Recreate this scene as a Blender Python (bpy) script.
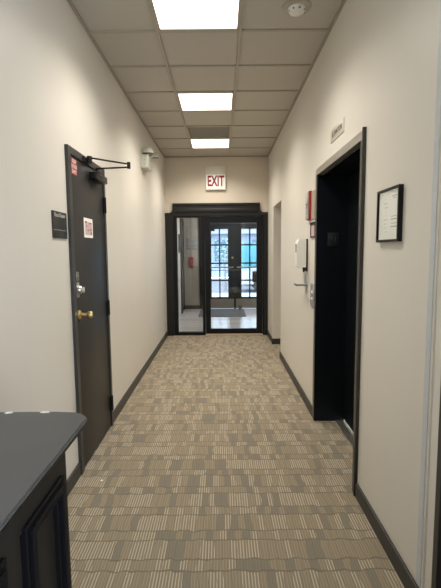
import bpy, bmesh, math, random
from mathutils import Vector, Matrix
from math import sin, cos, pi, radians
random.seed(4)
for o in list(bpy.data.objects): bpy.data.objects.remove(o)
S = bpy.context.scene
C = S.collection

# ------------------------------------------------------------------ camera
H_CAM, PITCH, YAW, ROLL = 1.545, .1031, .0026, .0085
fw = Vector((-sin(YAW)*cos(PITCH), cos(YAW)*cos(PITCH), -sin(PITCH)))
r0 = fw.cross(Vector((0, 0, 1))).normalized(); u0 = r0.cross(fw)
R = r0*cos(ROLL) - u0*sin(ROLL); U = u0*cos(ROLL) + r0*sin(ROLL)
cd = bpy.data.cameras.new('camera'); cam = bpy.data.objects.new('camera', cd); C.objects.link(cam)
cd.sensor_fit = 'VERTICAL'; cd.sensor_height = 36; cd.sensor_width = 27; cd.lens = 420.3/588*36
cd.clip_start = .02
m = Matrix((R, U, -fw)).transposed().to_4x4(); m.translation = Vector((0, 0, H_CAM)); cam.matrix_world = m
S.camera = cam

# ------------------------------------------------------------------ world and exposure
W = bpy.data.worlds.new('daylight'); S.world = W; W.use_nodes = True
bg = W.node_tree.nodes['Background']
bg.inputs[0].default_value = (.70, .84, 1, 1); bg.inputs[1].default_value = 6.0
S.view_settings.view_transform = 'Standard'; S.view_settings.look = 'None'
S.view_settings.gamma = 1; S.view_settings.use_curve_mapping = False
S.view_settings.exposure = 0
LAMP = 3.0            # ceiling light diffusers
PANEL_W = 25         # light each ceiling panel throws down
LAMP_COL = (1, .94, .85)

# added area lamp outside an invented side opening, standing in for cool daylight
la = bpy.data.lights.new('added_side_fill', 'AREA'); la.shape = 'RECTANGLE'; la.size = 2.2; la.size_y = 1.9; la.energy = 130; la.color = (.97, .97, 1)
lo = bpy.data.objects.new('added_side_fill', la); C.objects.link(lo); lo.location = (2.1, -1.9, 1.2)
lo.rotation_euler = Vector((-.75, .66, 0)).to_track_quat('-Z', 'Y').to_euler()

# ------------------------------------------------------------------ materials
class NT:
    def __init__(s, mat):
        s.t = mat.node_tree; s.b = s.t.nodes['Principled BSDF']
    def n(s, typ, **k):
        x = s.t.nodes.new(typ)
        for a, b in k.items(): setattr(x, a, b)
        return x
    def l(s, a, b): s.t.links.new(a, b)
    def put(s, inp, v):
        if hasattr(v, 'is_linked') or isinstance(v, bpy.types.NodeSocket): s.l(v, inp)
        else: inp.default_value = v
    def m(s, op, a, b=0, c=None):
        x = s.n('ShaderNodeMath', operation=op); s.put(x.inputs[0], a); s.put(x.inputs[1], b)
        if c is not None: s.put(x.inputs[2], c)
        return x.outputs[0]
    def mix(s, f, a, b):
        x = s.n('ShaderNodeMix', data_type='RGBA'); s.put(x.inputs[0], f)
        s.put(x.inputs[6], a if not isinstance(a, tuple) else (*a, 1)); s.put(x.inputs[7], b if not isinstance(b, tuple) else (*b, 1))
        return x.outputs[2]
    def pos(s): return s.n('ShaderNodeTexCoord').outputs['Object']
    def noise(s, vec, scale, detail=2, rough=.5):
        x = s.n('ShaderNodeTexNoise'); s.l(vec, x.inputs['Vector']); x.inputs['Scale'].default_value = scale
        x.inputs['Detail'].default_value = detail; x.inputs['Roughness'].default_value = rough
        return x.outputs[0]
    def bump(s, h, strength=.2, dist=.002):
        x = s.n('ShaderNodeBump'); s.put(x.inputs['Height'], h); x.inputs['Strength'].default_value = strength
        x.inputs['Distance'].default_value = dist; s.l(x.outputs[0], s.b.inputs['Normal'])
    def scaled(s, vec, sc):
        x = s.n('ShaderNodeMapping'); s.l(vec, x.inputs[0]); x.inputs['Scale'].default_value = sc; return x.outputs[0]

def mat(name, col, rough=.5, metal=0, var=.06, nscale=12, bump=0, bscale=200, stretch=(1, 1, 1), emit=0, coat=0, spec=.5):
    M = bpy.data.materials.new(name); M.use_nodes = True; t = NT(M)
    p = t.scaled(t.pos(), stretch); nz = t.noise(p, nscale, 3)
    lo = tuple(max(0, c*(1-var)) for c in col); hi = tuple(min(1, c*(1+var)) for c in col)
    cc = t.mix(nz, lo, hi); t.l(cc, t.b.inputs['Base Color'])
    t.b.inputs['Roughness'].default_value = rough; t.b.inputs['Metallic'].default_value = metal
    t.b.inputs['Specular IOR Level'].default_value = spec
    if coat: t.b.inputs['Coat Weight'].default_value = coat
    if emit:
        t.l(cc, t.b.inputs['Emission Color']); t.b.inputs['Emission Strength'].default_value = emit
    if bump: t.bump(t.noise(p, bscale, 3), bump)
    return M

def glass_mat(name, tint=(.93, .96, .97), refl=.08):
    M = bpy.data.materials.new(name); M.use_nodes = True; t = M.node_tree; t.nodes.clear()
    o = t.nodes.new('ShaderNodeOutputMaterial'); a = t.nodes.new('ShaderNodeBsdfTransparent'); g = t.nodes.new('ShaderNodeBsdfGlossy')
    mx = t.nodes.new('ShaderNodeMixShader'); ge = t.nodes.new('ShaderNodeNewGeometry')
    dt = t.nodes.new('ShaderNodeVectorMath'); dt.operation = 'DOT_PRODUCT'; t.links.new(ge.outputs['Incoming'], dt.inputs[0]); t.links.new(ge.outputs['Normal'], dt.inputs[1])
    def mm(op, a, b=0):
        x = t.nodes.new('ShaderNodeMath'); x.operation = op
        for i, v in ((0, a), (1, b)):
            if isinstance(v, (int, float)): x.inputs[i].default_value = v
            else: t.links.new(v, x.inputs[i])
        return x.outputs[0]
    fo = mm('ADD', mm('MULTIPLY', mm('POWER', mm('SUBTRACT', 1, mm('ABSOLUTE', dt.outputs['Value'])), 5), .70), .028)
    a.inputs[0].default_value = (*tint, 1); g.inputs['Roughness'].default_value = .02; g.inputs[0].default_value = (1, 1, 1, 1)
    t.links.new(fo, mx.inputs[0]); t.links.new(a.outputs[0], mx.inputs[1]); t.links.new(g.outputs[0], mx.inputs[2])
    t.links.new(mx.outputs[0], o.inputs[0]); return M

M_wall = mat('cream_wall_paint', (.70, .662, .588), .42, var=.025, nscale=3, bump=.12, bscale=90, stretch=(1, 1, .35))
M_endwall = mat('warmed_end_wall_paint', (.66, .585, .475), .5, var=.02, nscale=3, bump=.1, bscale=90)  # wall cream with the warm light at the corridor end put into the colour
M_black = mat('black_frame_paint', (.006, .006, .007), .4, var=.15, spec=.25)
M_charcoal = mat('charcoal_casing_paint', (.016, .0155, .014), .42, var=.1, spec=.3)
M_base = mat('charcoal_vinyl_baseboard', (.040, .038, .035), .42, var=.1, spec=.35)
M_door = mat('dark_slate_door_paint', (.022, .0215, .021), .38, var=.08, nscale=5, bump=.05, bscale=60, spec=.35)
M_doorframe = mat('dark_door_frame_paint', (.035, .033, .030), .38, var=.1)
M_navy = mat('dark_elevator_paint', (.003, .005, .007), .45, var=.1, spec=.2)
M_steel = mat('brushed_dark_steel', (.60, .57, .52), .36, .9, var=.08, nscale=40, stretch=(1, 1, .05))  # elevator frame head, reflected ceiling light put into a lighter colour
M_steelstile = mat('dimmed_stainless_stile', (.16, .15, .14), .38, .8, var=.1, nscale=40, stretch=(1, 1, .05))  # same frame steel as the head, its dimmer reflection put into the colour
M_steelside = mat('dark_steel_edge', (.06, .058, .054), .4, .6, var=.08)
M_alum = mat('aluminium', (.72, .72, .70), .3, 1, var=.05)
M_chrome = mat('satin_chrome', (.52, .50, .45), .33, 1, var=.04)
M_brass = mat('polished_brass', (.72, .56, .24), .28, 1, var=.05)
M_bronze = mat('dark_bronze_metal', (.03, .028, .026), .35, .7, var=.1)
M_white = mat('white_plastic', (.78, .77, .70), .4, var=.02)
M_greywhite = mat('off_white_enamel', (.66, .66, .58), .4, var=.03)
M_grid = mat('ceiling_grid_paint', (.42, .38, .31), .45, var=.05)
M_griddark = mat('wall_angle_paint', (.36, .32, .26), .5, var=.05)
M_black_pl = mat('black_plastic', (.015, .015, .016), .35, var=.1)
M_red = mat('red_enamel', (.36, .012, .012), .35, var=.05)
M_exitred = mat('exit_letter_red', (.30, .006, .02), .5, var=.05)
M_exitface = mat('lit_exit_face', (.93, .92, .88), .4, var=.01, emit=.12)
M_paper = mat('white_paper', (.88, .86, .80), .6, var=.03)
M_ink = mat('grey_ink', (.25, .24, .24), .6, var=.1)
M_whiteink = mat('pale_lettering', (.55, .54, .50), .5, var=.03)
M_tan = mat('tan_plate_plastic', (.42, .35, .27), .5, var=.05)
M_pink = mat('pink_printed_card', (.62, .42, .42), .5, var=.25, nscale=60)
M_corner = mat('blue_grey_corner_guard', (.54, .565, .58), .35, var=.08, nscale=25)
M_glass = glass_mat('clear_glass', (.98, .99, .99))
M_glass2 = glass_mat('lobby_door_glass', (.96, .98, 1))
M_mat = mat('grey_door_mat_fibre', (.085, .088, .095), .9, var=.3, nscale=60, bump=.5, bscale=400)
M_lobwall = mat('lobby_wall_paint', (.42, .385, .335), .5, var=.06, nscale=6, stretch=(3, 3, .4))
M_kick = mat('brushed_kick_plate', (.36, .33, .29), .4, .6, var=.2, nscale=30)
M_signgrey = mat('grey_sign_plate', (.33, .34, .32), .4, var=.04)
M_wood = mat('brown_wedge', (.05, .025, .015), .7, var=.2)

def carpet():
    M = bpy.data.materials.new('woven_block_carpet'); M.use_nodes = True; t = NT(M); P = t.pos()
    sp = t.n('ShaderNodeSeparateXYZ'); t.l(P, sp.inputs[0]); x, y = sp.outputs[0], sp.outputs[1]
    wn = t.m('MULTIPLY', t.m('SUBTRACT', t.noise(P, 14, 2), .5), .045)
    yy = t.m('DIVIDE', t.m('ADD', y, wn), .218)
    fy = t.m('FRACT', yy); iy = t.m('FLOOR', yy)
    up = t.m('GREATER_THAN', fy, .66); row = t.m('ADD', t.m('MULTIPLY', iy, 2), up)
    w1 = t.n('ShaderNodeTexWhiteNoise', noise_dimensions='1D'); t.l(row, w1.inputs['W'])
    wx = t.m('MULTIPLY', t.m('SUBTRACT', t.noise(P, 5, 1), .5), .05)
    xx = t.m('ADD', t.m('DIVIDE', t.m('ADD', x, wx), .040), t.m('MULTIPLY', w1.outputs[0], 9))
    ix = t.m('FLOOR', xx); fx = t.m('FRACT', xx)
    cb = t.n('ShaderNodeCombineXYZ'); t.l(ix, cb.inputs[0]); t.l(row, cb.inputs[1])
    w2 = t.n('ShaderNodeTexWhiteNoise', noise_dimensions='3D'); t.l(cb.outputs[0], w2.inputs['Vector']); r = w2.outputs[0]
    st = t.m('GREATER_THAN', t.m('FRACT', t.m('DIVIDE', x, .0150)), .68)
    lt = (.58, .50, .38); gr = (.212, .188, .146); br = (.280, .230, .158)
    c_lt = t.mix(st, (.275, .228, .155), lt); c_tan = t.mix(st, br, (.350, .290, .200)); c_gr = t.mix(st, gr, (.245, .215, .165))
    c = t.mix(t.m('GREATER_THAN', r, .17), c_gr, c_tan); c = t.mix(t.m('GREATER_THAN', r, .60), c, c_lt)
    # thin wavy weave lines between the rows and beside the blocks
    l1 = t.m('LESS_THAN', fy, .045); l2 = t.m('LESS_THAN', t.m('ABSOLUTE', t.m('SUBTRACT', fy, .67)), .022)
    ln = t.m('MAXIMUM', l1, l2); c = t.mix(t.m('MULTIPLY', ln, .8), c, (.155, .132, .103))
    c = t.mix(t.m('MULTIPLY', t.m('LESS_THAN', fx, .08), .6), c, (.155, .132, .103))
    fz = t.noise(P, 260, 2); c = t.mix(t.m('MULTIPLY', fz, .45), c, (.21, .175, .13))
    t.l(c, t.b.inputs['Base Color']); t.b.inputs['Roughness'].default_value = .95; t.b.inputs['Specular IOR Level'].default_value = .15
    t.bump(fz, .6, .004); return M
M_carpet = carpet()

def tile_mat():
    M = bpy.data.materials.new('mineral_ceiling_tile'); M.use_nodes = True; t = NT(M); P = t.pos()
    a = t.noise(P, 140, 3, .7); b = t.noise(P, 2.2, 1)
    c = t.mix(a, (.42, .39, .34), (.62, .585, .52)); c = t.mix(t.m('MULTIPLY', b, .3), c, (.49, .46, .40))
    t.l(c, t.b.inputs['Base Color']); t.b.inputs['Roughness'].default_value = .9; t.bump(a, .5, .003); return M
M_tile = tile_mat()

def vent_mat():
    M = bpy.data.materials.new('perforated_return_grille'); M.use_nodes = True; t = NT(M); P = t.pos()
    v = t.n('ShaderNodeTexVoronoi'); t.l(P, v.inputs['Vector']); v.inputs['Scale'].default_value = 90
    c = t.mix(t.m('LESS_THAN', v.outputs['Distance'], .42), (.30, .28, .24), (.07, .065, .055))
    t.l(c, t.b.inputs['Base Color']); t.b.inputs['Roughness'].default_value = .7; return M
M_vent = vent_mat()

def lobby_floor_mat():
    M = bpy.data.materials.new('pale_plank_tile'); M.use_nodes = True; t = NT(M); P = t.pos()
    b = t.n('ShaderNodeTexBrick'); t.l(P, b.inputs['Vector']); b.inputs['Scale'].default_value = 1
    b.inputs['Brick Width'].default_value = .9; b.inputs['Row Height'].default_value = .28; b.inputs['Mortar Size'].default_value = .006
    b.inputs['Color1'].default_value = (.58, .56, .55, 1); b.inputs['Color2'].default_value = (.44, .42, .41, 1); b.inputs['Mortar'].default_value = (.2, .19, .18, 1)
    nz = t.noise(t.scaled(P, (1.5, 10, 1)), 3, 4); c = t.mix(t.m('MULTIPLY', nz, .5), b.outputs[0], (.62, .61, .60))
    t.l(c, t.b.inputs['Base Color']); t.b.inputs['Roughness'].default_value = .22; return M
M_lobfloor = lobby_floor_mat()

def counter_mat():
    M = bpy.data.materials.new('grey_laminate_countertop'); M.use_nodes = True; t = NT(M); P = t.pos()
    a = t.noise(P, 7, 4, .6); c = t.mix(a, (.062, .064, .065), (.085, .087, .088))
    s = t.noise(t.scaled(P, (9, 26, 1)), 2.2, 5, .7); k = t.m('MULTIPLY', t.m('GREATER_THAN', s, .71), .35)
    c = t.mix(k, c, (.40, .40, .39)); t.l(c, t.b.inputs['Base Color']); t.b.inputs['Roughness'].default_value = .42
    return M
M_counter = counter_mat()
M_cab = mat('black_brown_cabinet_paint', (.013, .0115, .009), .55, var=.12, nscale=8, spec=.2)
M_cabmould = mat('black_moulding_paint', (.003, .003, .004), .55, var=.12, spec=.12)

def lamp_mat():
    M = bpy.data.materials.new('lit_diffuser'); M.use_nodes = True; t = NT(M); P = t.pos()
    v = t.n('ShaderNodeTexVoronoi'); t.l(P, v.inputs['Vector']); v.inputs['Scale'].default_value = 120
    c = t.mix(v.outputs['Distance'], LAMP_COL, tuple(q*.97 for q in LAMP_COL))
    t.l(c, t.b.inputs['Emission Color']); t.b.inputs['Emission Strength'].default_value = LAMP
    t.b.inputs['Base Color'].default_value = (.8, .8, .8, 1); return M
M_lamp = lamp_mat()

# ------------------------------------------------------------------ mesh helpers
class MB:
    """collects shapes into one mesh object"""
    def __init__(s): s.bm = bmesh.new()
    def box(s, x0, x1, y0, y1, z0, z1, bev=0):
        t = bmesh.new(); bmesh.ops.create_cube(t, size=1)
        for v in t.verts: v.co = Vector(((x0+x1)/2+v.co.x*(x1-x0), (y0+y1)/2+v.co.y*(y1-y0), (z0+z1)/2+v.co.z*(z1-z0)))
        if bev: bmesh.ops.bevel(t, geom=t.edges[:], offset=bev, segments=2, affect='EDGES', profile=.5)
        return s.add(t)
    def add(s, t, mtx=None):
        if mtx is not None: bmesh.ops.transform(t, matrix=mtx, verts=t.verts)
        me = bpy.data.meshes.new('tmp'); t.to_mesh(me); t.free(); s.bm.from_mesh(me); bpy.data.meshes.remove(me); return s
    def cyl(s, a, b, r, r2=None, seg=20, bev=0):
        a = Vector(a); b = Vector(b); d = b-a; t = bmesh.new()
        bmesh.ops.create_cone(t, cap_ends=True, segments=seg, radius1=r, radius2=r if r2 is None else r2, depth=d.length)
        if bev: bmesh.ops.bevel(t, geom=[e for e in t.edges if len(e.link_faces) == 2 and e.calc_face_angle(0) > 1], offset=bev, segments=2, affect='EDGES')
        return s.add(t, Matrix.Translation((a+b)/2) @ d.to_track_quat('Z', 'Y').to_matrix().to_4x4())
    def lathe(s, prof, origin, axis=(0, 0, 1), seg=28):
        t = bmesh.new(); rings = []
        for r, z in prof:
            if r < 1e-6: rings.append([t.verts.new((0, 0, z))])
            else: rings.append([t.verts.new((r*cos(2*pi*i/seg), r*sin(2*pi*i/seg), z)) for i in range(seg)])
        for A, B in zip(rings, rings[1:]):
            for i in range(seg):
                j = (i+1) % seg
                if len(A) == 1 and len(B) == 1: continue
                if len(A) == 1: t.faces.new((A[0], B[i], B[j]))
                elif len(B) == 1: t.faces.new((A[i], A[j], B[0]))
                else: t.faces.new((A[i], A[j], B[j], B[i]))
        bmesh.ops.recalc_face_normals(t, faces=t.faces)
        return s.add(t, Matrix.Translation(origin) @ Vector(axis).to_track_quat('Z', 'Y').to_matrix().to_4x4())
    def prism(s, pts, f, depth):
        """pts 2-D outline; f(u,v,w) -> 3-D; extruded w = 0..depth"""
        t = bmesh.new(); a = [t.verts.new(f(u, v, 0)) for u, v in pts]; b = [t.verts.new(f(u, v, depth)) for u, v in pts]
        t.faces.new(a); t.faces.new(b[::-1]); n = len(pts)
        for i in range(n): t.faces.new((a[i], b[i], b[(i+1) % n], a[(i+1) % n]))
        bmesh.ops.recalc_face_normals(t, faces=t.faces); return s.add(t)
    def build(s, name, m, parent=None, smooth=False):
        me = bpy.data.meshes.new(name); s.bm.to_mesh(me); s.bm.free(); me.materials.append(m)
        if smooth:
            for p in me.polygons: p.use_smooth = True
            me.set_sharp_from_angle(angle=radians(40))
        o = bpy.data.objects.new(name, me); C.objects.link(o)
        if parent: o.parent = parent; o.matrix_parent_inverse = Matrix.Translation(-parent.location)
        return o
def tag(o, label, cat, group=None):
    o['label'] = label; o['category'] = cat
    if group: o['group'] = group
    return o
def struct(o): o['kind'] = 'structure'; return o
def empty(name, loc): o = bpy.data.objects.new(name, None); C.objects.link(o); o.location = loc; o.empty_display_size = .1; return o
def thing(name, label, cat, loc, group=None): return tag(empty(name, loc), label, cat, group)
def box(name, m, parent, *b, bev=0): return MB().box(*b, bev=bev).build(name, m, parent, smooth=bev > 0)
FACE = {'-y': (pi/2, 0, 0), '+x': (pi/2, 0, pi/2), '-x': (pi/2, 0, -pi/2)}
def text(name, body, size, loc, face, m, parent, extrude=.0012, width=1, bold=0, align='CENTER', shear=0):
    cu = bpy.data.curves.new('tmp', 'FONT'); cu.body = body; cu.size = size; cu.extrude = extrude; cu.offset = bold
    cu.align_x = align; cu.align_y = 'CENTER'; cu.space_line = 1.0; cu.shear = shear
    o = bpy.data.objects.new('tmp', cu); C.objects.link(o); bpy.context.view_layer.update()
    me = bpy.data.meshes.new_from_object(o.evaluated_get(bpy.context.evaluated_depsgraph_get()))
    bpy.data.objects.remove(o); me.materials.clear(); me.materials.append(m)
    from mathutils import Euler
    me.transform(Matrix.Translation(loc) @ Euler(FACE[face]).to_matrix().to_4x4() @ Matrix.Diagonal((width, 1, 1, 1)))
    r = bpy.data.objects.new(name, me); C.objects.link(r)
    if parent: r.parent = parent; r.matrix_parent_inverse = Matrix.Translation(-parent.location)
    return r
def wallx(name, x0, x1, y0, y1, z0, z1, holes, m, wallaxis='x'):
    """wall slab with rectangular openings (a0,a1,b0,b1) cut through it"""
    b = MB(); cuts = sorted({y0, y1, *[h[0] for h in holes], *[h[1] for h in holes]})
    for p, q in zip(cuts, cuts[1:]):
        zs = sorted([(h[2], h[3]) for h in holes if h[0] <= p+1e-6 and h[1] >= q-1e-6]); z = z0
        for a, c in zs+[(z1, z1)]:
            if a > z+1e-6:
                if wallaxis == 'x': b.box(x0, x1, p, q, z, a)
                else: b.box(p, q, x0, x1, z, a)
            z = c
    bmesh.ops.remove_doubles(b.bm, verts=b.bm.verts, dist=1e-5)
    return struct(b.build(name, m))

# ------------------------------------------------------------------ the shell
AX, BX, CH, EY, LY = -1.0, .841, 3.20, 7.63, 11.10     # left wall, right wall, ceiling, end wall, lobby front
BK = -2.6
struct(box('floor', M_carpet, None, AX-.12, BX+.14, BK, EY, -.10, 0))
struct(box('floor_alcove', M_carpet, None, BX+.14, 2.2, 5.7, 7.0, -.10, 0))
struct(box('floor_elevator', M_carpet, None, BX+.14, 1.12, 2.5, 3.76, -.10, 0))
struct(box('floor_lobby', M_lobfloor, None, AX-.12, 1.72, EY, LY+.12, -.10, 0))
struct(box('ceiling', M_tile, None, AX-.12, BX+.14, BK, EY+.12, CH, CH+.08))
wallx('wall_left', AX-.12, AX, BK, EY, 0, CH, [(2.82, 3.60, 0, 2.185)], M_wall)
wallx('wall_right', BX, BX+.14, BK, EY, 0, CH, [(-2.5, -.15, .10, 3.05), (.70, 1.525, 0, 2.15), (2.55, 3.69, 0, 2.19), (5.94, 6.82, 0, 2.235)], M_wall)  # first hole is an unseen opening, added to let daylight in behind the camera
wallx('wall_end', EY, EY+.12, AX, BX, 0, CH, [(-.86, .80, 0, 2.20)], M_endwall, 'y')
wallx('wall_back', BK-.12, BK, AX-.12, BX+.14, 0, CH, [], mat('darkened_back_wall', (.10, .09, .08), .6), 'y')  # unseen wall, coloured dark to weaken its reflection in the entrance glass
# alcove off the right wall
wallx('wall_alcove_far', 6.82, 6.94, BX+.14, 2.2, 0, 2.5, [], M_wall, 'y')
wallx('wall_alcove_near', 5.82, 5.94, BX+.14, 2.2, 0, 2.5, [], M_wall, 'y')
wallx('wall_alcove_back', 2.2, 2.3, 5.7, 7.0, 0, 2.5, [], M_wall)
struct(box('ceiling_alcove', M_tile, None, BX+.14, 2.2, 5.94, 6.82, 2.235, 2.35))
# grid of the suspended ceiling
g0, gs = 3.36, .61
tb = MB()
ys = [g0+gs*k for k in range(-9, 7)]
for y in ys: tb.box(AX+.02, BX-.02, y-.012, y+.012, CH-.012, CH)
for x in (-.470, .158): tb.box(x-.012, x+.012, BK, EY, CH-.0125, CH)
struct(tb.build('trim_1', M_grid))
tb = MB(); tb.box(AX, AX+.02, BK, EY, CH-.016, CH); tb.box(BX-.02, BX, BK, EY, CH-.016, CH); tb.box(AX+.02, BX-.02, EY-.02, EY, CH-.016, CH)
struct(tb.build('trim_2', M_griddark))
# baseboards
def baseb(name, segs):
    b = MB()
    for s in segs: b.box(*s, 0, .095, bev=.003)
    struct(b.build(name, M_base))
baseb('baseboard_left', [(AX, AX+.014, BK, 2.775), (AX, AX+.014, 3.635, 7.57)])
baseb('baseboard_right', [(BX-.014, BX, BK, .62), (BX-.014, BX, 1.56, 2.495), (BX-.014, BX, 3.745, 5.94), (BX-.014, BX, 6.82, 7.57)])
baseb('baseboard_alcove', [(BX-.014, 2.2, 6.806, 6.82)])
# corner guard strip with a ragged inner edge
pts = []; n = 60
for i in range(n+1):
    z = .10+(CH-.13)*i/n; pts.append((1.698+random.uniform(-.0025, .0025), z))
pts += [(1.660, CH-.03), (1.660, .10)]
struct(MB().prism(pts, lambda u, v, w: (BX-w, u, v), .004).build('trim_3', M_corner))
struct(box('trim_4', M_wall, None, BX-.006, BX, 1.635, 1.642, .1, CH-.03))

# ------------------------------------------------------------------ ceiling lights
def ceiling_light(y0, label, first=None):
    t = thing('ceiling_light', label, 'ceiling light', (-.15, y0+.305, CH), 'square ceiling light panels')
    b = MB(); x0, x1, y1 = -.458, .148, y0+gs-.012; y0 += .012
    b.box(x0, x1, y0, y0+.018, CH-.014, CH); b.box(x0, x1, y1-.030, y1, CH-.014, CH)
    b.box(x0, x0+.018, y0+.018, y1-.030, CH-.014, CH); b.box(x1-.018, x1, y0+.018, y1-.030, CH-.014, CH)
    b.build('light_frame', M_grid, t)
    box('diffuser', M_lamp, t, x0+.018, x1-.018, y0+.018, y1-.030, CH-.008, CH-.001)
    la = bpy.data.lights.new('panel_lamp', 'AREA'); la.shape = 'SQUARE'; la.size = .53; la.energy = PANEL_W; la.color = LAMP_COL; la.spread = radians(135)
    lo = bpy.data.objects.new('panel_lamp', la); C.objects.link(lo); lo.location = (-.15, (y0+y1)/2, CH-.02); lo.parent = t; lo.matrix_parent_inverse = Matrix.Translation(-t.location)
ceiling_light(g0-gs, 'square lit ceiling panel nearest the viewer, cut by the top edge')
ceiling_light(g0+2*gs, 'square lit ceiling panel in the middle, two plain tiles before the dark grille')
ceiling_light(g0+5*gs, 'smallest square lit ceiling panel, just beyond the dark grille near the end wall')
t = thing('air_return_grille', 'dark perforated square return air grille between two lit ceiling panels', 'air vent', (-.15, g0+4.5*gs, CH))
b = MB(); x0, x1, y0, y1 = -.458, .146, g0+4*gs+.012, g0+5*gs-.012
for s in ((x0, x1, y0, y0+.02), (x0, x1, y1-.02, y1), (x0, x0+.02, y0+.02, y1-.02), (x1-.02, x1, y0+.02, y1-.02)): b.box(*s, CH-.010, CH)
b.build('vent_frame', M_grid, t); box('grille', M_vent, t, x0+.02, x1-.02, y0+.02, y1-.02, CH-.006, CH-.001)

t = thing('smoke_detector', 'round off-white smoke detector on a ceiling tile at upper right', 'smoke detector', (.53, 3.06, CH))
MB().lathe([(0, 0), (.098, 0), (.098, -.008), (.085, -.014), (0, -.014)], (.53, 3.06, CH)).build('mounting_base', M_grid, t, True)
MB().lathe([(.060, -.014), (.060, -.024), (.052, -.040), (.030, -.052), (0, -.054)], (.53, 3.06, CH)).build('sensor_head', M_white, t, True)
for k in range(8):
    a = 2*pi*k/8+.2; MB().box(.53+.0505*cos(a)-.006, .53+.0505*cos(a)+.006, 3.06+.0505*sin(a)-.006, 3.06+.0505*sin(a)+.006, CH-.038, CH-.028).build('sensor_slot', M_black_pl, t)

# ------------------------------------------------------------------ left door with its closer and locks
d = struct(empty('door_1', (AX, 3.2, 0)))
b = MB(); F = AX+.022
b.box(AX-.06, F, 2.775, 2.826, 0, 2.232, bev=.002); b.box(AX-.06, F, 3.592, 3.632, 0, 2.232, bev=.002); b.box(AX-.06, F, 2.826, 3.592, 2.182, 2.232, bev=.002)
b.build('door_frame', M_doorframe, d)
box('door_leaf', M_door, d, AX-.035, AX+.012, 2.830, 3.586, .008, 2.178, bev=.002)
for z in (1.93, 1.065, .215):
    b = MB(); b.cyl((AX+.028, 3.590, z-.065), (AX+.028, 3.590, z+.065), .009); b.box(AX+.01, AX+.0245, 3.566, 3.614, z-.062, z+.062)
    b.build('hinge', M_black, d)
b = MB(); b.box(AX+.012, AX+.020, 2.845, 2.890, 1.232, 1.338, bev=.003); b.lathe([(0, .0), (.030, 0), (.030, .014), (.022, .026), (0, .028)], (AX+.018, 2.868, 1.285), (1, 0, 0))
lk = b.build('deadbolt', M_chrome, d, True)
MB().box(AX+.044, AX+.062, 2.862, 2.874, 1.265, 1.305, bev=.003).build('thumb_turn', M_chrome, lk, True)
b = MB(); b.box(AX+.012, AX+.017, 2.852, 2.874, 1.345, 1.410, bev=.002)
for k in range(3): b.lathe([(0, 0), (.010, 0), (.010, .006), (.006, .010), (0, .010)], (AX+.017, 2.863, 1.357+.020*k), (1, 0, 0), 14)
b.build('lock_guard', M_chrome, d, True)
kb = box('knob_plate', M_black, d, AX+.012, AX+.016, 2.838, 2.900, 1.055, 1.165, bev=.002)
MB().lathe([(0, 0), (.032, 0), (.030, .008), (.014, .014), (.012, .052), (.022, .060), (.026, .076), (.020, .090), (0, .094)], (AX+.016, 2.872, 1.112), (1, 0, 0)).build('door_knob', M_brass, d, True)
# closer
cl = box('door_closer', M_bronze, d, AX+.012, AX+.078, 3.22, 3.50, 2.088, 2.142, bev=.008)
b = MB(); b.lathe([(0, 0), (.022, 0), (.022, .018), (.012, .022), (.012, .045), (0, .045)], (AX+.045, 3.33, 2.142))
b.build('closer_pinion', M_bronze, cl, True)
def bar(b, p, q, w, h):
    p = Vector(p); q = Vector(q); dd = (q-p); L = dd.length; t = bmesh.new(); bmesh.ops.create_cube(t, size=1)
    for v in t.verts: v.co = Vector((v.co.x*L, v.co.y*w, v.co.z*h))
    bmesh.ops.bevel(t, geom=t.edges[:], offset=min(w, h)*.2, segments=1, affect='EDGES')
    rot = dd.to_track_quat('X', 'Z').to_matrix().to_4x4(); b.add(t, Matrix.Translation((p+q)/2) @ rot)
EL = (-.70, 3.29, 2.198)
b = MB(); bar(b, (AX+.045, 3.33, 2.182), (EL[0], EL[1], EL[2]-.015), .020, .010); b.cyl((EL[0], EL[1], EL[2]-.026), (EL[0], EL[1], EL[2]+.022), .013)
b.build('closer_arm', M_bronze, cl, True)
b = MB(); bar(b, (AX+.05, 3.13, 2.222), (EL[0], EL[1], EL[2]+.008), .016, .010); b.box(AX+.020, AX+.034, 3.06, 3.20, 2.182, 2.222, bev=.003); b.cyl((AX+.05, 3.13, 2.185), (AX+.05, 3.13, 2.232), .018); b.box(AX+.03, AX+.06, 3.115, 3.145, 2.187, 2.20)
b.build('closer_forearm', M_bronze, cl, True)

# sticker and notice on the door, plaque beside it
X = AX+.0121
t = thing('door_sticker', 'small red and white lettered sticker in the door upper corner', 'sticker', (X, 2.93, 2.05))
box('backing', M_red, t, X, X+.0012, 2.852, 2.955, 2.062, 2.166)
text('lettering', 'KEEP', .036, (X+.0013, 2.9035, 2.148), '+x', M_paper, t, .0006, 1.0)
text('lettering', 'DOOR', .036, (X+.0013, 2.9035, 2.114), '+x', M_paper, t, .0006, 1.0)
text('lettering', 'SHUT', .036, (X+.0013, 2.9035, 2.080), '+x', M_paper, t, .0006, 1.0)
t = thing('door_notice', 'small portrait notice with pinkish picture taped on the dark door', 'notice', (X, 3.2, 1.65))
box('paper', M_paper, t, X, X+.001, 3.060, 3.265, 1.648, 1.790)
b = MB(); random.seed(9)
b.box(X+.001, X+.0015, 3.085, 3.245, 1.668, 1.762); b.build('picture', M_pink, t)
M_brown = mat('brown_print', (.18, .09, .07), .6)
for (yy, zz, w, h) in ((3.125, 1.755, .04, .012), (3.22, 1.750, .05, .010), (3.18, 1.695, .02, .014), (3.245, 1.70, .025, .016), (3.25, 1.672, .02, .02), (3.15, 1.725, .015, .014)):
    MB().box(X+.0015, X+.002, yy-.04, yy-.04+w, zz, zz+h).build('figure_mark', M_brown, t)
t = thing('room_plaque', 'small black wall plaque beside the left edge of the dark door', 'sign', (AX, 2.64, 1.63))
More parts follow.
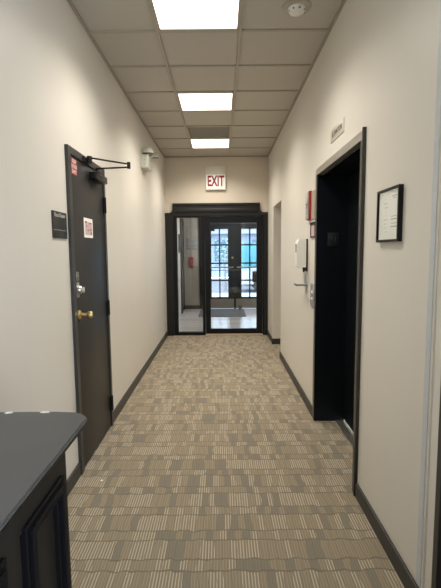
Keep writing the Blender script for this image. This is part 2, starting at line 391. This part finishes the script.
box('plate', M_black_pl, t, AX, AX+.008, 2.510, 2.735, 1.628, 1.790, bev=.001)
text('lettering', 'Rest Room', .036, (AX+.0083, 2.6225, 1.768), '+x', M_whiteink, t, .0006, 1.05)
box('divider_line', M_ink, t, AX+.008, AX+.0092, 2.517, 2.728, 1.676, 1.680)

# ------------------------------------------------------------------ emergency light
t = thing('emergency_light', 'off-white emergency light box with two lamp heads on left wall', 'emergency light', (AX, 5.6, 2.62))
box('battery_box', M_greywhite, t, AX, AX+.088, 5.42, 5.72, 2.592, 2.750, bev=.006)
box('back_plate', M_greywhite, t, AX, AX+.010, 5.40, 5.74, 2.60, 2.80, bev=.003)
for (x, y, z, q) in ((AX+.082, 5.49, 2.785, .072), (AX+.112, 5.80, 2.800, .066)):
    b = MB(); pr = [(q*cos(a), q*1.05*sin(a)) for a in [pi/2*k/9 for k in range(10)]]; pr = [(q*.92, .002), (q*1.0, -.008)]+pr[0:9]+[(0, q*1.05)]
    b.lathe(pr, (x, y, z)); hd = b.build('lamp_head', M_greywhite, t, True)
    MB().lathe([(0, -.006), (q*.9, -.004), (q*.9, .002), (0, .004)], (x, y, z)).build('lamp_lens', M_ink, hd, True)
MB().cyl((AX+.05, 5.52, 2.76), (AX+.09, 5.50, 2.80), .012).build('swivel_arm', M_greywhite, t, True)
MB().cyl((AX+.05, 5.66, 2.755), (AX+.11, 5.79, 2.812), .012).build('swivel_arm', M_greywhite, t, True)
for z in (2.64, 2.685, 2.73): MB().cyl((AX+.045, 5.4205, z), (AX+.045, 5.416, z), .006, seg=10).build('indicator', M_ink, t)

# ------------------------------------------------------------------ exit sign
t = thing('exit_sign', 'white EXIT sign with red letters on the wall above the glass door', 'exit sign', (-.09, EY, 2.62))
box('housing', mat('cream_housing', (.72, .68, .57), .4, var=.02), t, -.265, .090, EY-.055, EY, 2.612, 3.022, bev=.004)
box('sign_face', M_exitface, t, -.255, .080, EY-.060, EY-.054, 2.622, 2.875, bev=.001)
text('lettering', 'EXIT', .252, (-.0875, EY-.061, 2.755), '-y', M_exitred, t, .001, .57, .007)

# ------------------------------------------------------------------ casing around the glass entrance
def cove(cx, cz, r, a0, a1, n=8): return [(cx+r*cos(a0+(a1-a0)*i/n), cz+r*sin(a0+(a1-a0)*i/n)) for i in range(n+1)]
HW = .07
def outline(o, top, side, zs):
    # notched head: outer legs to zs, cove in, up to top
    L0, R0 = -1.0+o, .835-o
    p = [(L0, 0.0), (L0, zs-o), (L0+.07, zs-o)] + cove(L0+.07, zs-o+HW, HW, -pi/2, 0)[1:] + [(L0+.14, top-o)]
    q = [(R0-(u-L0), v) for u, v in p][::-1]
    return p+q
def casing(o, y0, y1, inner):
    out = outline(o, 2.385, 0, 2.218); il, ir, it = inner
    pts = out + [(ir, 0), (ir, it), (il, it), (il, 0)]
    return MB().prism(pts, lambda u, v, w: (u, y0+w, v), y1-y0)
cs = struct(casing(0, EY-.045, EY, (-.865, .795, 2.165)).build('trim_5', M_charcoal))
cs2 = MB()
cs2.box(-.835, .675, EY-.062, EY-.045, 2.345, 2.372, bev=.005)
cs2.box(-.815, .655, EY-.066, EY-.045, 2.225, 2.285, bev=.010)
cs2.box(-.965, -.905, EY-.055, EY-.045, .14, 2.165, bev=.004); cs2.box(.74+.03, .80, EY-.055, EY-.045, .14, 2.165, bev=.004)
cs2.box(-.998, -.868, EY-.058, EY-.045, 0, .12, bev=.004); cs2.box(.77, .833, EY-.058, EY-.045, 0, .12, bev=.004)
struct(cs2.build('trim_6', M_charcoal))

# storefront: sidelight (window_1) and glass door (door_2)
Y0, Y1 = EY-.03, EY+.07
w = struct(empty('window_1', (-.56, EY, 0)))
b = MB()
b.box(-.865, -.795, Y0, Y1, 0, 2.165); b.box(-.345, -.295, Y0, Y1, 0, 2.165); b.box(-.795, -.345, Y0, Y1, 0, .055); b.box(-.795, -.345, Y0, Y1, 2.135, 2.165)
b.build('window_frame', M_black, w)
box('window_glass', M_glass, w, -.795, -.345, EY+.015, EY+.021, .055, 2.135)
d = struct(empty('door_2', (.22, EY, 0)))
b = MB(); b.box(.748, .795, Y0, Y1, 0, 2.165); b.box(-.295, .748, Y0, Y1, 2.155, 2.165); b.build('door_frame', M_black, d)
b = MB(); ya, yb = EY-.02, EY+.03
b.box(-.290, -.200, ya, yb, .025, 2.150, bev=.004); b.box(.636, .743, ya, yb, .025, 2.150, bev=.004)
b.box(-.200, .636, ya, yb, .025, .118, bev=.004); b.box(-.200, .636, ya, yb, 2.040, 2.150, bev=.004)
b.build('door_leaf', M_black, d)
box('door_glass', M_glass, d, -.200, .636, EY+.002, EY+.008, .118, 2.040)
b = MB(); b.cyl((-.245, EY+.095, 1.185), (.69, EY+.095, 1.185), .006); b.cyl((-.245, EY+.03, 1.185), (-.245, EY+.1, 1.185), .012); b.cyl((.69, EY+.03, 1.185), (.69, EY+.1, 1.185), .010)
b.build('push_bar', M_steelside, d, True)
box('latch_case', M_black, d, .565, .660, EY+.03, EY+.075, .965, 1.165, bev=.006)
box('threshold', mat('tan_threshold_metal', (.62, .52, .38), .4, .1), d, -.295, .748, Y0-.01, Y1, 0, .022, bev=.003)

# ------------------------------------------------------------------ elevator entrance (door_3)
d = struct(empty('door_3', (BX, 3.1, 0)))
b = MB(); x0 = BX-.016
b.box(x0, BX+.02, 2.520, 3.735, 2.180, 2.235, bev=.002)
b.build('frame_head', M_steel, d)
for (ya, yb) in ((3.690, 3.735), (2.520, 2.556)): MB().box(x0, BX+.02, ya, yb, 0, 2.180, bev=.002).build('frame_stile', M_steelstile, d)
box('frame_edge', M_steelside, d, x0-.004, BX, 2.500, 2.519, 0, 2.245)
b = MB(); b.box(BX-.014, 1.10, 3.676, 3.692, 0, 2.18); b.box(BX+.02, 1.10, 2.54, 2.556, 0, 2.18); b.box(BX+.02, 1.10, 2.556, 3.68, 2.168, 2.19)
b.build('door_jamb', M_navy, d)
b = MB(); b.box(1.085, 1.11, 2.556, 3.115, .02, 2.168); b.box(1.095, 1.12, 3.118, 3.68, .02, 2.168); b.build('door_panel', M_navy, d)
b = MB()
for k in range(4): b.box(1.02+.018*k, 1.032+.018*k, 2.556, 3.68, 0, .006)
b.build('sill', M_alum, d)
t = thing('floor_number_plate', 'small black braille floor number plate inside the dark elevator jamb', 'sign', (.975, 3.68, 1.6))
box('plate', M_black_pl, t, .925, 1.020, 3.671, 3.676, 1.575, 1.690, bev=.001)
text('lettering', '*1', .078, (.9725, 3.6705, 1.630), '-y', mat('dull_plate_lettering', (.05, .048, .045), .5), t, .0005)

# elevator sign plate above the opening
t = thing('elevator_sign', 'small brushed metal lettered plate on the wall above the elevator opening', 'sign', (BX, 3.12, 2.34))
box('plate', mat('pale_brushed_metal', (.72, .68, .58), .35, .4, var=.05, nscale=60, stretch=(1, .05, 1)), t, BX-.006, BX, 2.950, 3.287, 2.342, 2.436, bev=.001)
text('lettering', 'ELEVATOR', .052, (BX-.0065, 3.118, 2.389), '-x', M_black_pl, t, .0008, 1.05)

# certificate
t = thing('picture_frame', 'thin black framed certificate on the right wall beside elevator opening', 'picture frame', (BX, 2.14, 1.58))
b = MB(); y0, y1, z0, z1, p = 1.972, 2.245, 1.580, 1.842, .012; xf = BX-.022
b.box(xf, BX, y0, y0+p, z0, z1); b.box(xf, BX, y1-p, y1, z0, z1); b.box(xf, BX, y0+p, y1-p, z0, z0+p); b.box(xf, BX, y0+p, y1-p, z1-p, z1)
b.build('frame', M_black, t)
box('certificate', M_paper, t, BX-.012, BX-.009, y0+p, y1-p, z0+p, z1-p)
b = MB()
for (ya_, za, L, th) in ((2.010, 1.798, .060, .003), (2.022, 1.788, .035, .0025), (2.012, 1.702, .06, .0025), (2.010, 1.688, .07, .004), (2.012, 1.668, .06, .0025), (2.010, 1.652, .07, .004)):
    b.box(BX-.0126, BX-.012, ya_, ya_+L, za, za+th)
for k in range(9): b.box(BX-.0126, BX-.012, 2.12+.01*(k % 3), 2.145+.008*(k % 4), 1.63+.02*k, 1.632+.02*k)
b.build('lettering', M_ink, t)
box('frame_glass', M_glass, t, BX-.018, BX-.016, y0+p, y1-p, z0+p, z1-p)

# devices between the elevator and the alcove
t = thing('fire_alarm_strobe', 'red fire alarm strobe with clear lens on the right wall', 'fire alarm', (BX, 4.03, 1.82))
box('alarm_body', M_red, t, BX-.028, BX, 3.940, 4.075, 1.822, 2.085, bev=.003)
b = MB(); b.box(BX-.040, BX-.028, 3.955, 4.072, 1.97, 2.078, bev=.003); b.build('strobe_lens', M_whiteink, t, True)
box('face_plate', M_ink, t, BX-.033, BX-.028, 3.950, 4.072, 1.83, 1.965)
b = MB()
for k in range(5): b.box(BX-.035, BX-.033, 3.96, 4.065, 1.845+.018*k, 1.853+.018*k)
b.build('horn_slot', M_whiteink, t)
t = tag(MB().box(BX-.008, BX, 3.818, 3.948, 1.822, 2.075, bev=.002).build('blank_wall_plate', M_tan, None), 'tall narrow tan wall plate between red alarm and elevator frame', 'wall plate')
t = thing('fire_instruction_sign', 'small dark framed pinkish fire sign directly under the tan wall plate', 'sign', (BX, 3.86, 1.65))
b = MB(); y0, y1, z0, z1, p = 3.762, 3.950, 1.655, 1.795, .012; xf = BX-.012
b.box(xf, BX, y0, y0+p, z0, z1); b.box(xf, BX, y1-p, y1, z0, z1); b.box(xf, BX, y0+p, y1-p, z0, z0+p); b.box(xf, BX, y0+p, y1-p, z1-p*2, z1)
b.build('frame', M_black, t); box('printed_card', M_pink, t, BX-.006, BX-.002, y0+p, y1-p, z0+p, z1-2*p)

t = thing('hand_sanitizer_dispenser', 'white wall hand sanitizer dispenser with drip tray on right wall', 'dispenser', (BX, 4.15, 1.19))
pr = [(BX-.018, 1.375), (BX-.095, 1.375), (BX-.103, 1.39), (BX-.106, 1.50), (BX-.100, 1.62), (BX-.085, 1.645), (BX-.018, 1.652)]
MB().prism(pr, lambda u, v, w: (u, 4.095+w, v), .125).build('housing', M_white, t)
box('back_plate', M_black_pl, t, BX-.018, BX, 4.100, 4.215, 1.335, 1.650, bev=.003)
box('window_slot', M_ink, t, BX-.108, BX-.104, 4.14, 4.18, 1.52, 1.60)
MB().cyl((BX-.03, 4.15, 1.375), (BX-.03, 4.15, 1.325), .012, .008).build('nozzle', M_black_pl, t, True)
b = MB(); b.box(BX-.016, BX, 4.115, 4.180, 1.17, 1.335, bev=.002); b.build('tray_bracket', M_alum, t)
b = MB(); b.box(BX-.110, BX-.0, 4.09, 4.215, 1.195, 1.201); b.box(BX-.112, BX-.107, 4.09, 4.215, 1.195, 1.212); b.build('drip_tray', M_steelside, t)
t = thing('elevator_call_panel', 'slim stainless elevator call button plate low beside the elevator frame', 'call panel', (BX, 3.87, 1.01))
box('plate', M_alum, t, BX-.006, BX, 3.795, 3.932, 1.010, 1.235, bev=.001)
for z in (1.09, 1.15): MB().lathe([(0, 0), (.014, 0), (.014, .005), (.010, .008), (0, .008)], (BX-.006, 3.863, z), (-1, 0, 0)).build('call_button', M_white, t, True)

# dark doorway nearest on the right
d = struct(empty('door_4', (BX, 1.1, 0)))
b = MB(); x0 = BX-.012
b.box(x0, BX+.06, 1.520, 1.556, 0, 2.19, bev=.002); b.box(x0, BX+.06, .645, .70, 0, 2.19, bev=.002); b.box(x0, BX+.06, .70, 1.520, 2.15, 2.19, bev=.002); b.build('door_frame', M_doorframe, d)
box('door_leaf', M_door, d, BX+.02, BX+.065, .702, 1.518, .008, 2.148)
MB().lathe([(0, 0), (.03, 0), (.028, .008), (.012, .014), (.012, .04), (.027, .055), (.02, .07), (0, .075)], (BX+.02, .78, 1.0), (-1, 0, 0)).build('door_knob', M_brass, d, True)

# ------------------------------------------------------------------ reception counter
CX, CYE, CZ = -.418, 1.065, 1.045
t = thing('reception_cabinet', 'black brown reception cabinet with raised panel moulding at lower left', 'cabinet', (-.7, .3, 0))
b = MB(); b.box(AX+.016, CX-.012, -1.2, CYE, .0, 1.025, bev=.002); b.build('cabinet_body', M_cab, t)
b = MB()
b.box(CX-.012, CX, .985+.045, CYE, .0, 1.025); b.box(CX-.012, CX, -1.2, CYE-.035, .965, 1.025); b.box(CX-.012, CX, -1.2, CYE-.035, 0, .14)
for y in (.805, -.02): b.box(CX-.012, CX, y-.06, y, .14, .965)
b.build('face_frame', M_cab, t)
def moulding(y0, y1, z0, z1):
    b = MB()
    for (a, c, w) in ((.0, .014, .010), (.014, .030, .018), (.030, .042, .008)):
        b.box(CX-.012, CX+w, y0+a, y0+c, z0+a, z1-a, bev=.002); b.box(CX-.012, CX+w, y1-c, y1-a, z0+a, z1-a, bev=.002)
        b.box(CX-.012, CX+w, y0+c, y1-c, z1-c, z1-a, bev=.002); b.box(CX-.012, CX+w, y0+c, y1-c, z0+a, z0+c, bev=.002)
    b.build('panel_moulding', M_cabmould, t)
    box('raised_panel', M_cab, t, CX-.012, CX-.004, y0+.042, y1-.042, z0+.042, z1-.042, bev=.002)
moulding(.815, 1.025, .155, .975); moulding(.0, .735, .155, .975)
# worktop with a rounded corner
x1, y1, r = -.408, 1.276, .070
pts = [(AX+.001, -1.25), (x1, -1.25), (x1, y1-r)] + cove(x1-r, y1-r, r, 0, pi/2)[1:] + [(AX+.001, y1)]
o = MB().prism(pts, lambda u, v, w: (u, v, 1.033+w), .012)
bmesh.ops.bevel(o.bm, geom=[e for e in o.bm.edges if abs(e.verts[0].co.z-e.verts[1].co.z) < 1e-5 and e.verts[0].co.x > AX+.01], offset=.005, segments=2, affect='EDGES')
o = tag(o.build('countertop', M_counter, None, True), 'dark grey rounded corner countertop on the reception cabinet', 'countertop')
MB().prism([(u, v) if u < AX+.01 or v < -1 else (u-.003, v-.003) for u, v in pts], lambda u, v, w: (u, v, 1.0255+w), .0075).build('edge_band', M_black, o)
for (x, y, L, a, lab) in ((-.668, 1.268, .024, .1, 'white paper scrap at the countertop back edge, left one'), (-.556, 1.270, .030, -.05, 'white paper scrap at the countertop back edge, right one')):
    b = MB(); pts = [(-L/2, -.004), (-L*.1, -.006), (L/2, -.002), (L*.4, .005), (-L*.3, .006)]
    b.prism([(x+u*cos(a)-v*sin(a), y+u*sin(a)+v*cos(a)) for u, v in pts], lambda u, v, w: (u, v, 1.0455+w), .0015)
    tag(b.build('paper_scrap', M_paper, None), lab, 'paper scrap', 'white scraps on the countertop')
b = MB(); b.prism([(-.832, 2.700), (-.820, 2.698), (-.816, 2.708), (-.826, 2.714)], lambda u, v, w: (u, v, .0+w), .002)
tag(b.build('lint_speck', M_paper, None), 'tiny white speck lying on the carpet past the counter', 'speck')

# ------------------------------------------------------------------ lobby beyond the glass
LC = 2.75
struct(box('ceiling_lobby', M_tile, None, AX-.12, 1.72, EY+.12, LY, LC, LC+.08))
wallx('wall_lobby_left', AX-.12, AX, EY, LY, 0, LC+.08, [], M_wall)
wallx('wall_lobby_right', 1.6, 1.72, EY+.12, LY, 0, LC+.08, [], M_lobwall)
wallx('wall_lobby_near', EY, EY+.12, BX, 1.72, 0, CH, [], M_lobwall, 'y')
wallx('wall_lobby_front', LY, LY+.12, AX-.12, 1.72, 0, LC+.08, [(-.555, 1.275, 0, 2.30)], M_lobwall, 'y')
b = MB(); b.box(AX, -.56, LY-.014, LY, 0, .10); struct(b.build('baseboard_lobby', M_base))
d = struct(empty('door_5', (AX, 10.8, 0)))
b = MB(); b.box(AX, AX+.03, 10.30, 10.42, 0, 2.36, bev=.004); b.box(AX, AX+.03, 10.96, 11.085, 0, 2.36, bev=.004); b.box(AX, AX+.03, 10.42, 10.96, 2.25, 2.36, bev=.004); b.build('door_frame', M_charcoal, d)
box('door_leaf', M_door, d, AX, AX+.012, 10.42, 10.96, .01, 2.25)
la = bpy.data.lights.new('added_lobby_fill', 'AREA'); la.shape = 'RECTANGLE'; la.size = .6; la.size_y = 1.2; la.energy = 34; la.color = (1, .95, .88)  # unseen lamp added under the lobby ceiling to brighten the lobby
lo = bpy.data.objects.new('added_lobby_fill', la); C.objects.link(lo); lo.location = (.3, 9.9, LC-.01)
# french doors
d = struct(empty('door_6', (.36, LY, 0)))
b = MB(); b.box(-.58, -.445, LY-.03, LY+.12, 0, 2.40); b.box(1.165, 1.30, LY-.03, LY+.12, 0, 2.40); b.box(-.445, 1.165, LY-.03, LY+.12, 2.24, 2.40); b.build('door_frame', M_charcoal, d)
M_fdoor = mat('dark_grey_french_door_paint', (.010, .012, .015), .5, var=.1, spec=.25)
ZR = [.31, .755, 1.21, 1.69, 2.105]
for (x0, p0, pm, p1, x1) in ((-.440, -.262, -.043, .178, .353), (.357, .532, .752, .972, 1.160)):
    b = MB(); ya, yb = LY+.03, LY+.075
    b.box(x0, p0, ya, yb, .01, 2.235); b.box(p1, x1, ya, yb, .01, 2.235); b.box(p0, p1, ya, yb, ZR[-1], 2.235); b.box(p0, p1, ya, yb, .01, ZR[0])
    lf = b.build('door_leaf', M_fdoor, d)
    b = MB(); b.box(pm-.017, pm+.017, ya+.005, yb-.005, ZR[0], ZR[-1])
    for z in ZR[1:-1]: b.box(p0, p1, ya+.006, yb-.006, z-.019, z+.019)
    b.build('muntin', M_fdoor, lf)
    box('pane', M_glass2, lf, p0, p1, LY+.050, LY+.054, ZR[0], ZR[-1])
    box('kick_plate', M_kick, lf, x0+.012, x1-.012, ya-.003, ya, .02, .265)
    b = MB(); c0, c1 = x0+.05, x1-.03
    b.box(c0, c1, ya-.055, ya-.030, 1.085, 1.12, bev=.004); b.box(c0, c0+.03, ya-.03, ya, 1.085, 1.12); b.box(c1-.03, c1, ya-.03, ya, 1.085, 1.12)
    b.build('push_bar', M_chrome, lf, True)
MB().lathe([(0, 0), (.028, 0), (.026, .012), (0, .016)], (.295, LY+.03, 1.355), (0, -1, 0)).build('deadbolt', M_brass, d, True)
box('astragal', M_fdoor, d, .330, .382, LY+.012, LY+.03, .0, 2.235)
box('contact_box', M_fdoor, d, -.30, -.17, LY+.0, LY+.03, 2.05, 2.11)
t = tag(MB().box(-.55, .575, 9.72, LY-.06, 0, .012, bev=.003).build('door_mat', M_mat, None), 'dark grey entrance mat on the pale lobby floor', 'door mat')
t = tag(MB().prism([(0, 0), (.12, 0), (.12, .09), (.09, .10)], lambda u, v, w: (.44+w, 10.86+u, v+.0125), .085).build('door_wedge', M_wood, None), 'small brown wedge at the foot of the lobby door on mat', 'door wedge')
t = thing('lobby_wall_sign', 'small grey two line sign on the far lobby wall left of doors', 'sign', (-.75, LY, 1.6))
box('sign_backing', M_ink, t, -.905, -.595, LY-.012, LY, 1.585, 1.875)  # dark slab slightly larger than the plate, showing as a rim around it
box('plate', M_signgrey, t, -.895, -.605, LY-.02, LY, 1.60, 1.865, bev=.003)
text('lettering', 'FIRE', .10, (-.75, LY-.021, 1.785), '-y', M_ink, t, .001, 1); text('lettering', 'ALARM', .075, (-.75, LY-.021, 1.675), '-y', M_ink, t, .001, 1)
t = thing('fire_pull_station', 'red fire alarm pull station below the grey lobby sign', 'fire alarm', (-.79, LY, 1.13))
box('housing', M_red, t, -.855, -.735, LY-.045, LY, 1.125, 1.385, bev=.004)
box('pull_handle', mat('dark_red_handle', (.25, .01, .01), .4), t, -.835, -.755, LY-.058, LY-.045, 1.20, 1.26, bev=.003)
tag(MB().cyl((-.79, LY-.008, 1.385), (-.79, LY-.008, 1.60), .008).cyl((-.79, LY-.008, 1.865), (-.79, LY-.008, 2.62), .006).build('wall_conduit', M_signgrey, None, True), 'thin grey conduit running up the far lobby wall above the sign', 'conduit')
tag(MB().box(AX, AX+.025, 9.86, 10.18, 1.50, 1.93, bev=.003).build('lobby_plaque', M_black_pl, None), 'dark rectangular plaque on the bright left lobby wall behind the sidelight', 'plaque')

# ------------------------------------------------------------------ street outside
M_pave = mat('pale_concrete', (.34, .34, .35), .8, var=.1, nscale=3)
struct(box('floor_sidewalk', M_pave, None, -14, 14, LY+.12, 15.5, -.14, -.02))
struct(box('floor_street', mat('asphalt', (.16, .16, .17), .85, var=.1), None, -14, 14, 15.5, 25, -.2, -.10))
t = thing('street_building', 'pale blue grey building across the street seen through doors', 'building', (0, 26, 0))
M_fac = mat('pale_facade', (.27, .32, .40), .8, var=.12, nscale=2); M_fw = mat('facade_window_glass', (.10, .16, .22), .2, var=.1)
b = MB(); b.box(-12, 12, 26, 27, -.1, 3.1); b.build('facade', M_fac, t)
b = MB(); b.box(-12, 12, 25.6, 26, 2.55, 2.75); b.box(-12, 12, 25.9, 26, 3.0, 3.2); b.build('cornice', M_pave, t)
for k in range(9): box('window', M_fw, t, -9.6+2.3*k, -8.5+2.3*k, 25.96, 26, .9, 2.2)
def wheel(b, x, y, z, r, w): b.cyl((x, y, z), (x, y+w, z), r, seg=24, bev=.02)
def vehicle(name, label, cat, x, y, L, body, prof, glass, m):
    t = thing(name, label, cat, (x+L/2, y+.85, -.10))
    MB().prism([(x+u, v) for u, v in body], lambda u, v, w: (u, y+w, v-.1), 1.75).build('body', m, t)
    MB().prism([(x+u, v) for u, v in glass], lambda u, v, w: (u, y-.01+w, v-.1), 1.77).build('side_window', M_fw, t)
    for u in prof:
        for yy in (y-.02, y+1.57): b = MB(); wheel(b, x+u, yy, .23, .33, .2); b.build('wheel', M_black_pl, t, True)
vehicle('parked_van', 'turquoise van parked across the street behind the right door', 'van', .95, 19.5, 4.6,
        [(0, .35), (4.6, .35), (4.6, 1.0), (4.3, 1.15), (3.7, 1.95), (.1, 2.0), (0, 1.8)], (.85, 3.75), [(2.9, 1.3), (4.05, 1.3), (3.65, 1.8), (2.9, 1.82)], mat('turquoise_car_paint', (.07, .28, .33), .3, var=.05))
vehicle('parked_car', 'white car parked at the kerb low behind the right door', 'car', .75, 16.0, 4.2,
        [(0, .35), (4.2, .35), (4.2, .72), (3.4, .85), (2.8, 1.28), (1.3, 1.3), (.7, .9), (0, .85)], (.8, 3.4), [(1.05, .90), (3.1, .88), (2.7, 1.2), (1.35, 1.22)], mat('white_car_paint', (.45, .46, .48), .3, var=.03))
b = MB(); b.cyl((-.42, 14.6, -.02), (-.42, 14.6, 5.0), .05, .04); o = b.build('street_pole', mat('pale_pole', (.22, .24, .28), .5), None, True)
tag(o, 'thin pale street pole outside the left lobby door', 'pole')
t = thing('street_tree', 'small tree outside low behind the left lobby door', 'tree', (.15, 17.5, -.1))
b = MB(); b.cyl((.15, 17.5, -.1), (.15, 17.5, 1.5), .06, .04); b.build('trunk', mat('grey_bark', (.30, .30, .30), .8), t, True)
b = MB(); random.seed(3)
for k in range(260):
    a, e, r = random.uniform(0, 2*pi), random.uniform(-1, 1), random.uniform(.2, .62)
    c = Vector((.15+r*cos(a)*math.sqrt(1-e*e), 17.5+r*sin(a)*math.sqrt(1-e*e), 1.35+r*e*1.3)); s = .07; q = bmesh.new()
    vs = [q.verts.new(p) for p in ((-s, 0, 0), (0, -s*.4, .01), (s, 0, 0), (0, s*.4, .01))]; q.faces.new(vs)
    b.add(q, Matrix.Translation(c) @ Matrix.Rotation(random.uniform(0, 6), 4, 'X') @ Matrix.Rotation(random.uniform(0, 6), 4, 'Z'))
b.build('foliage', mat('pale_foliage', (.25, .35, .32), .7, var=.3), t)
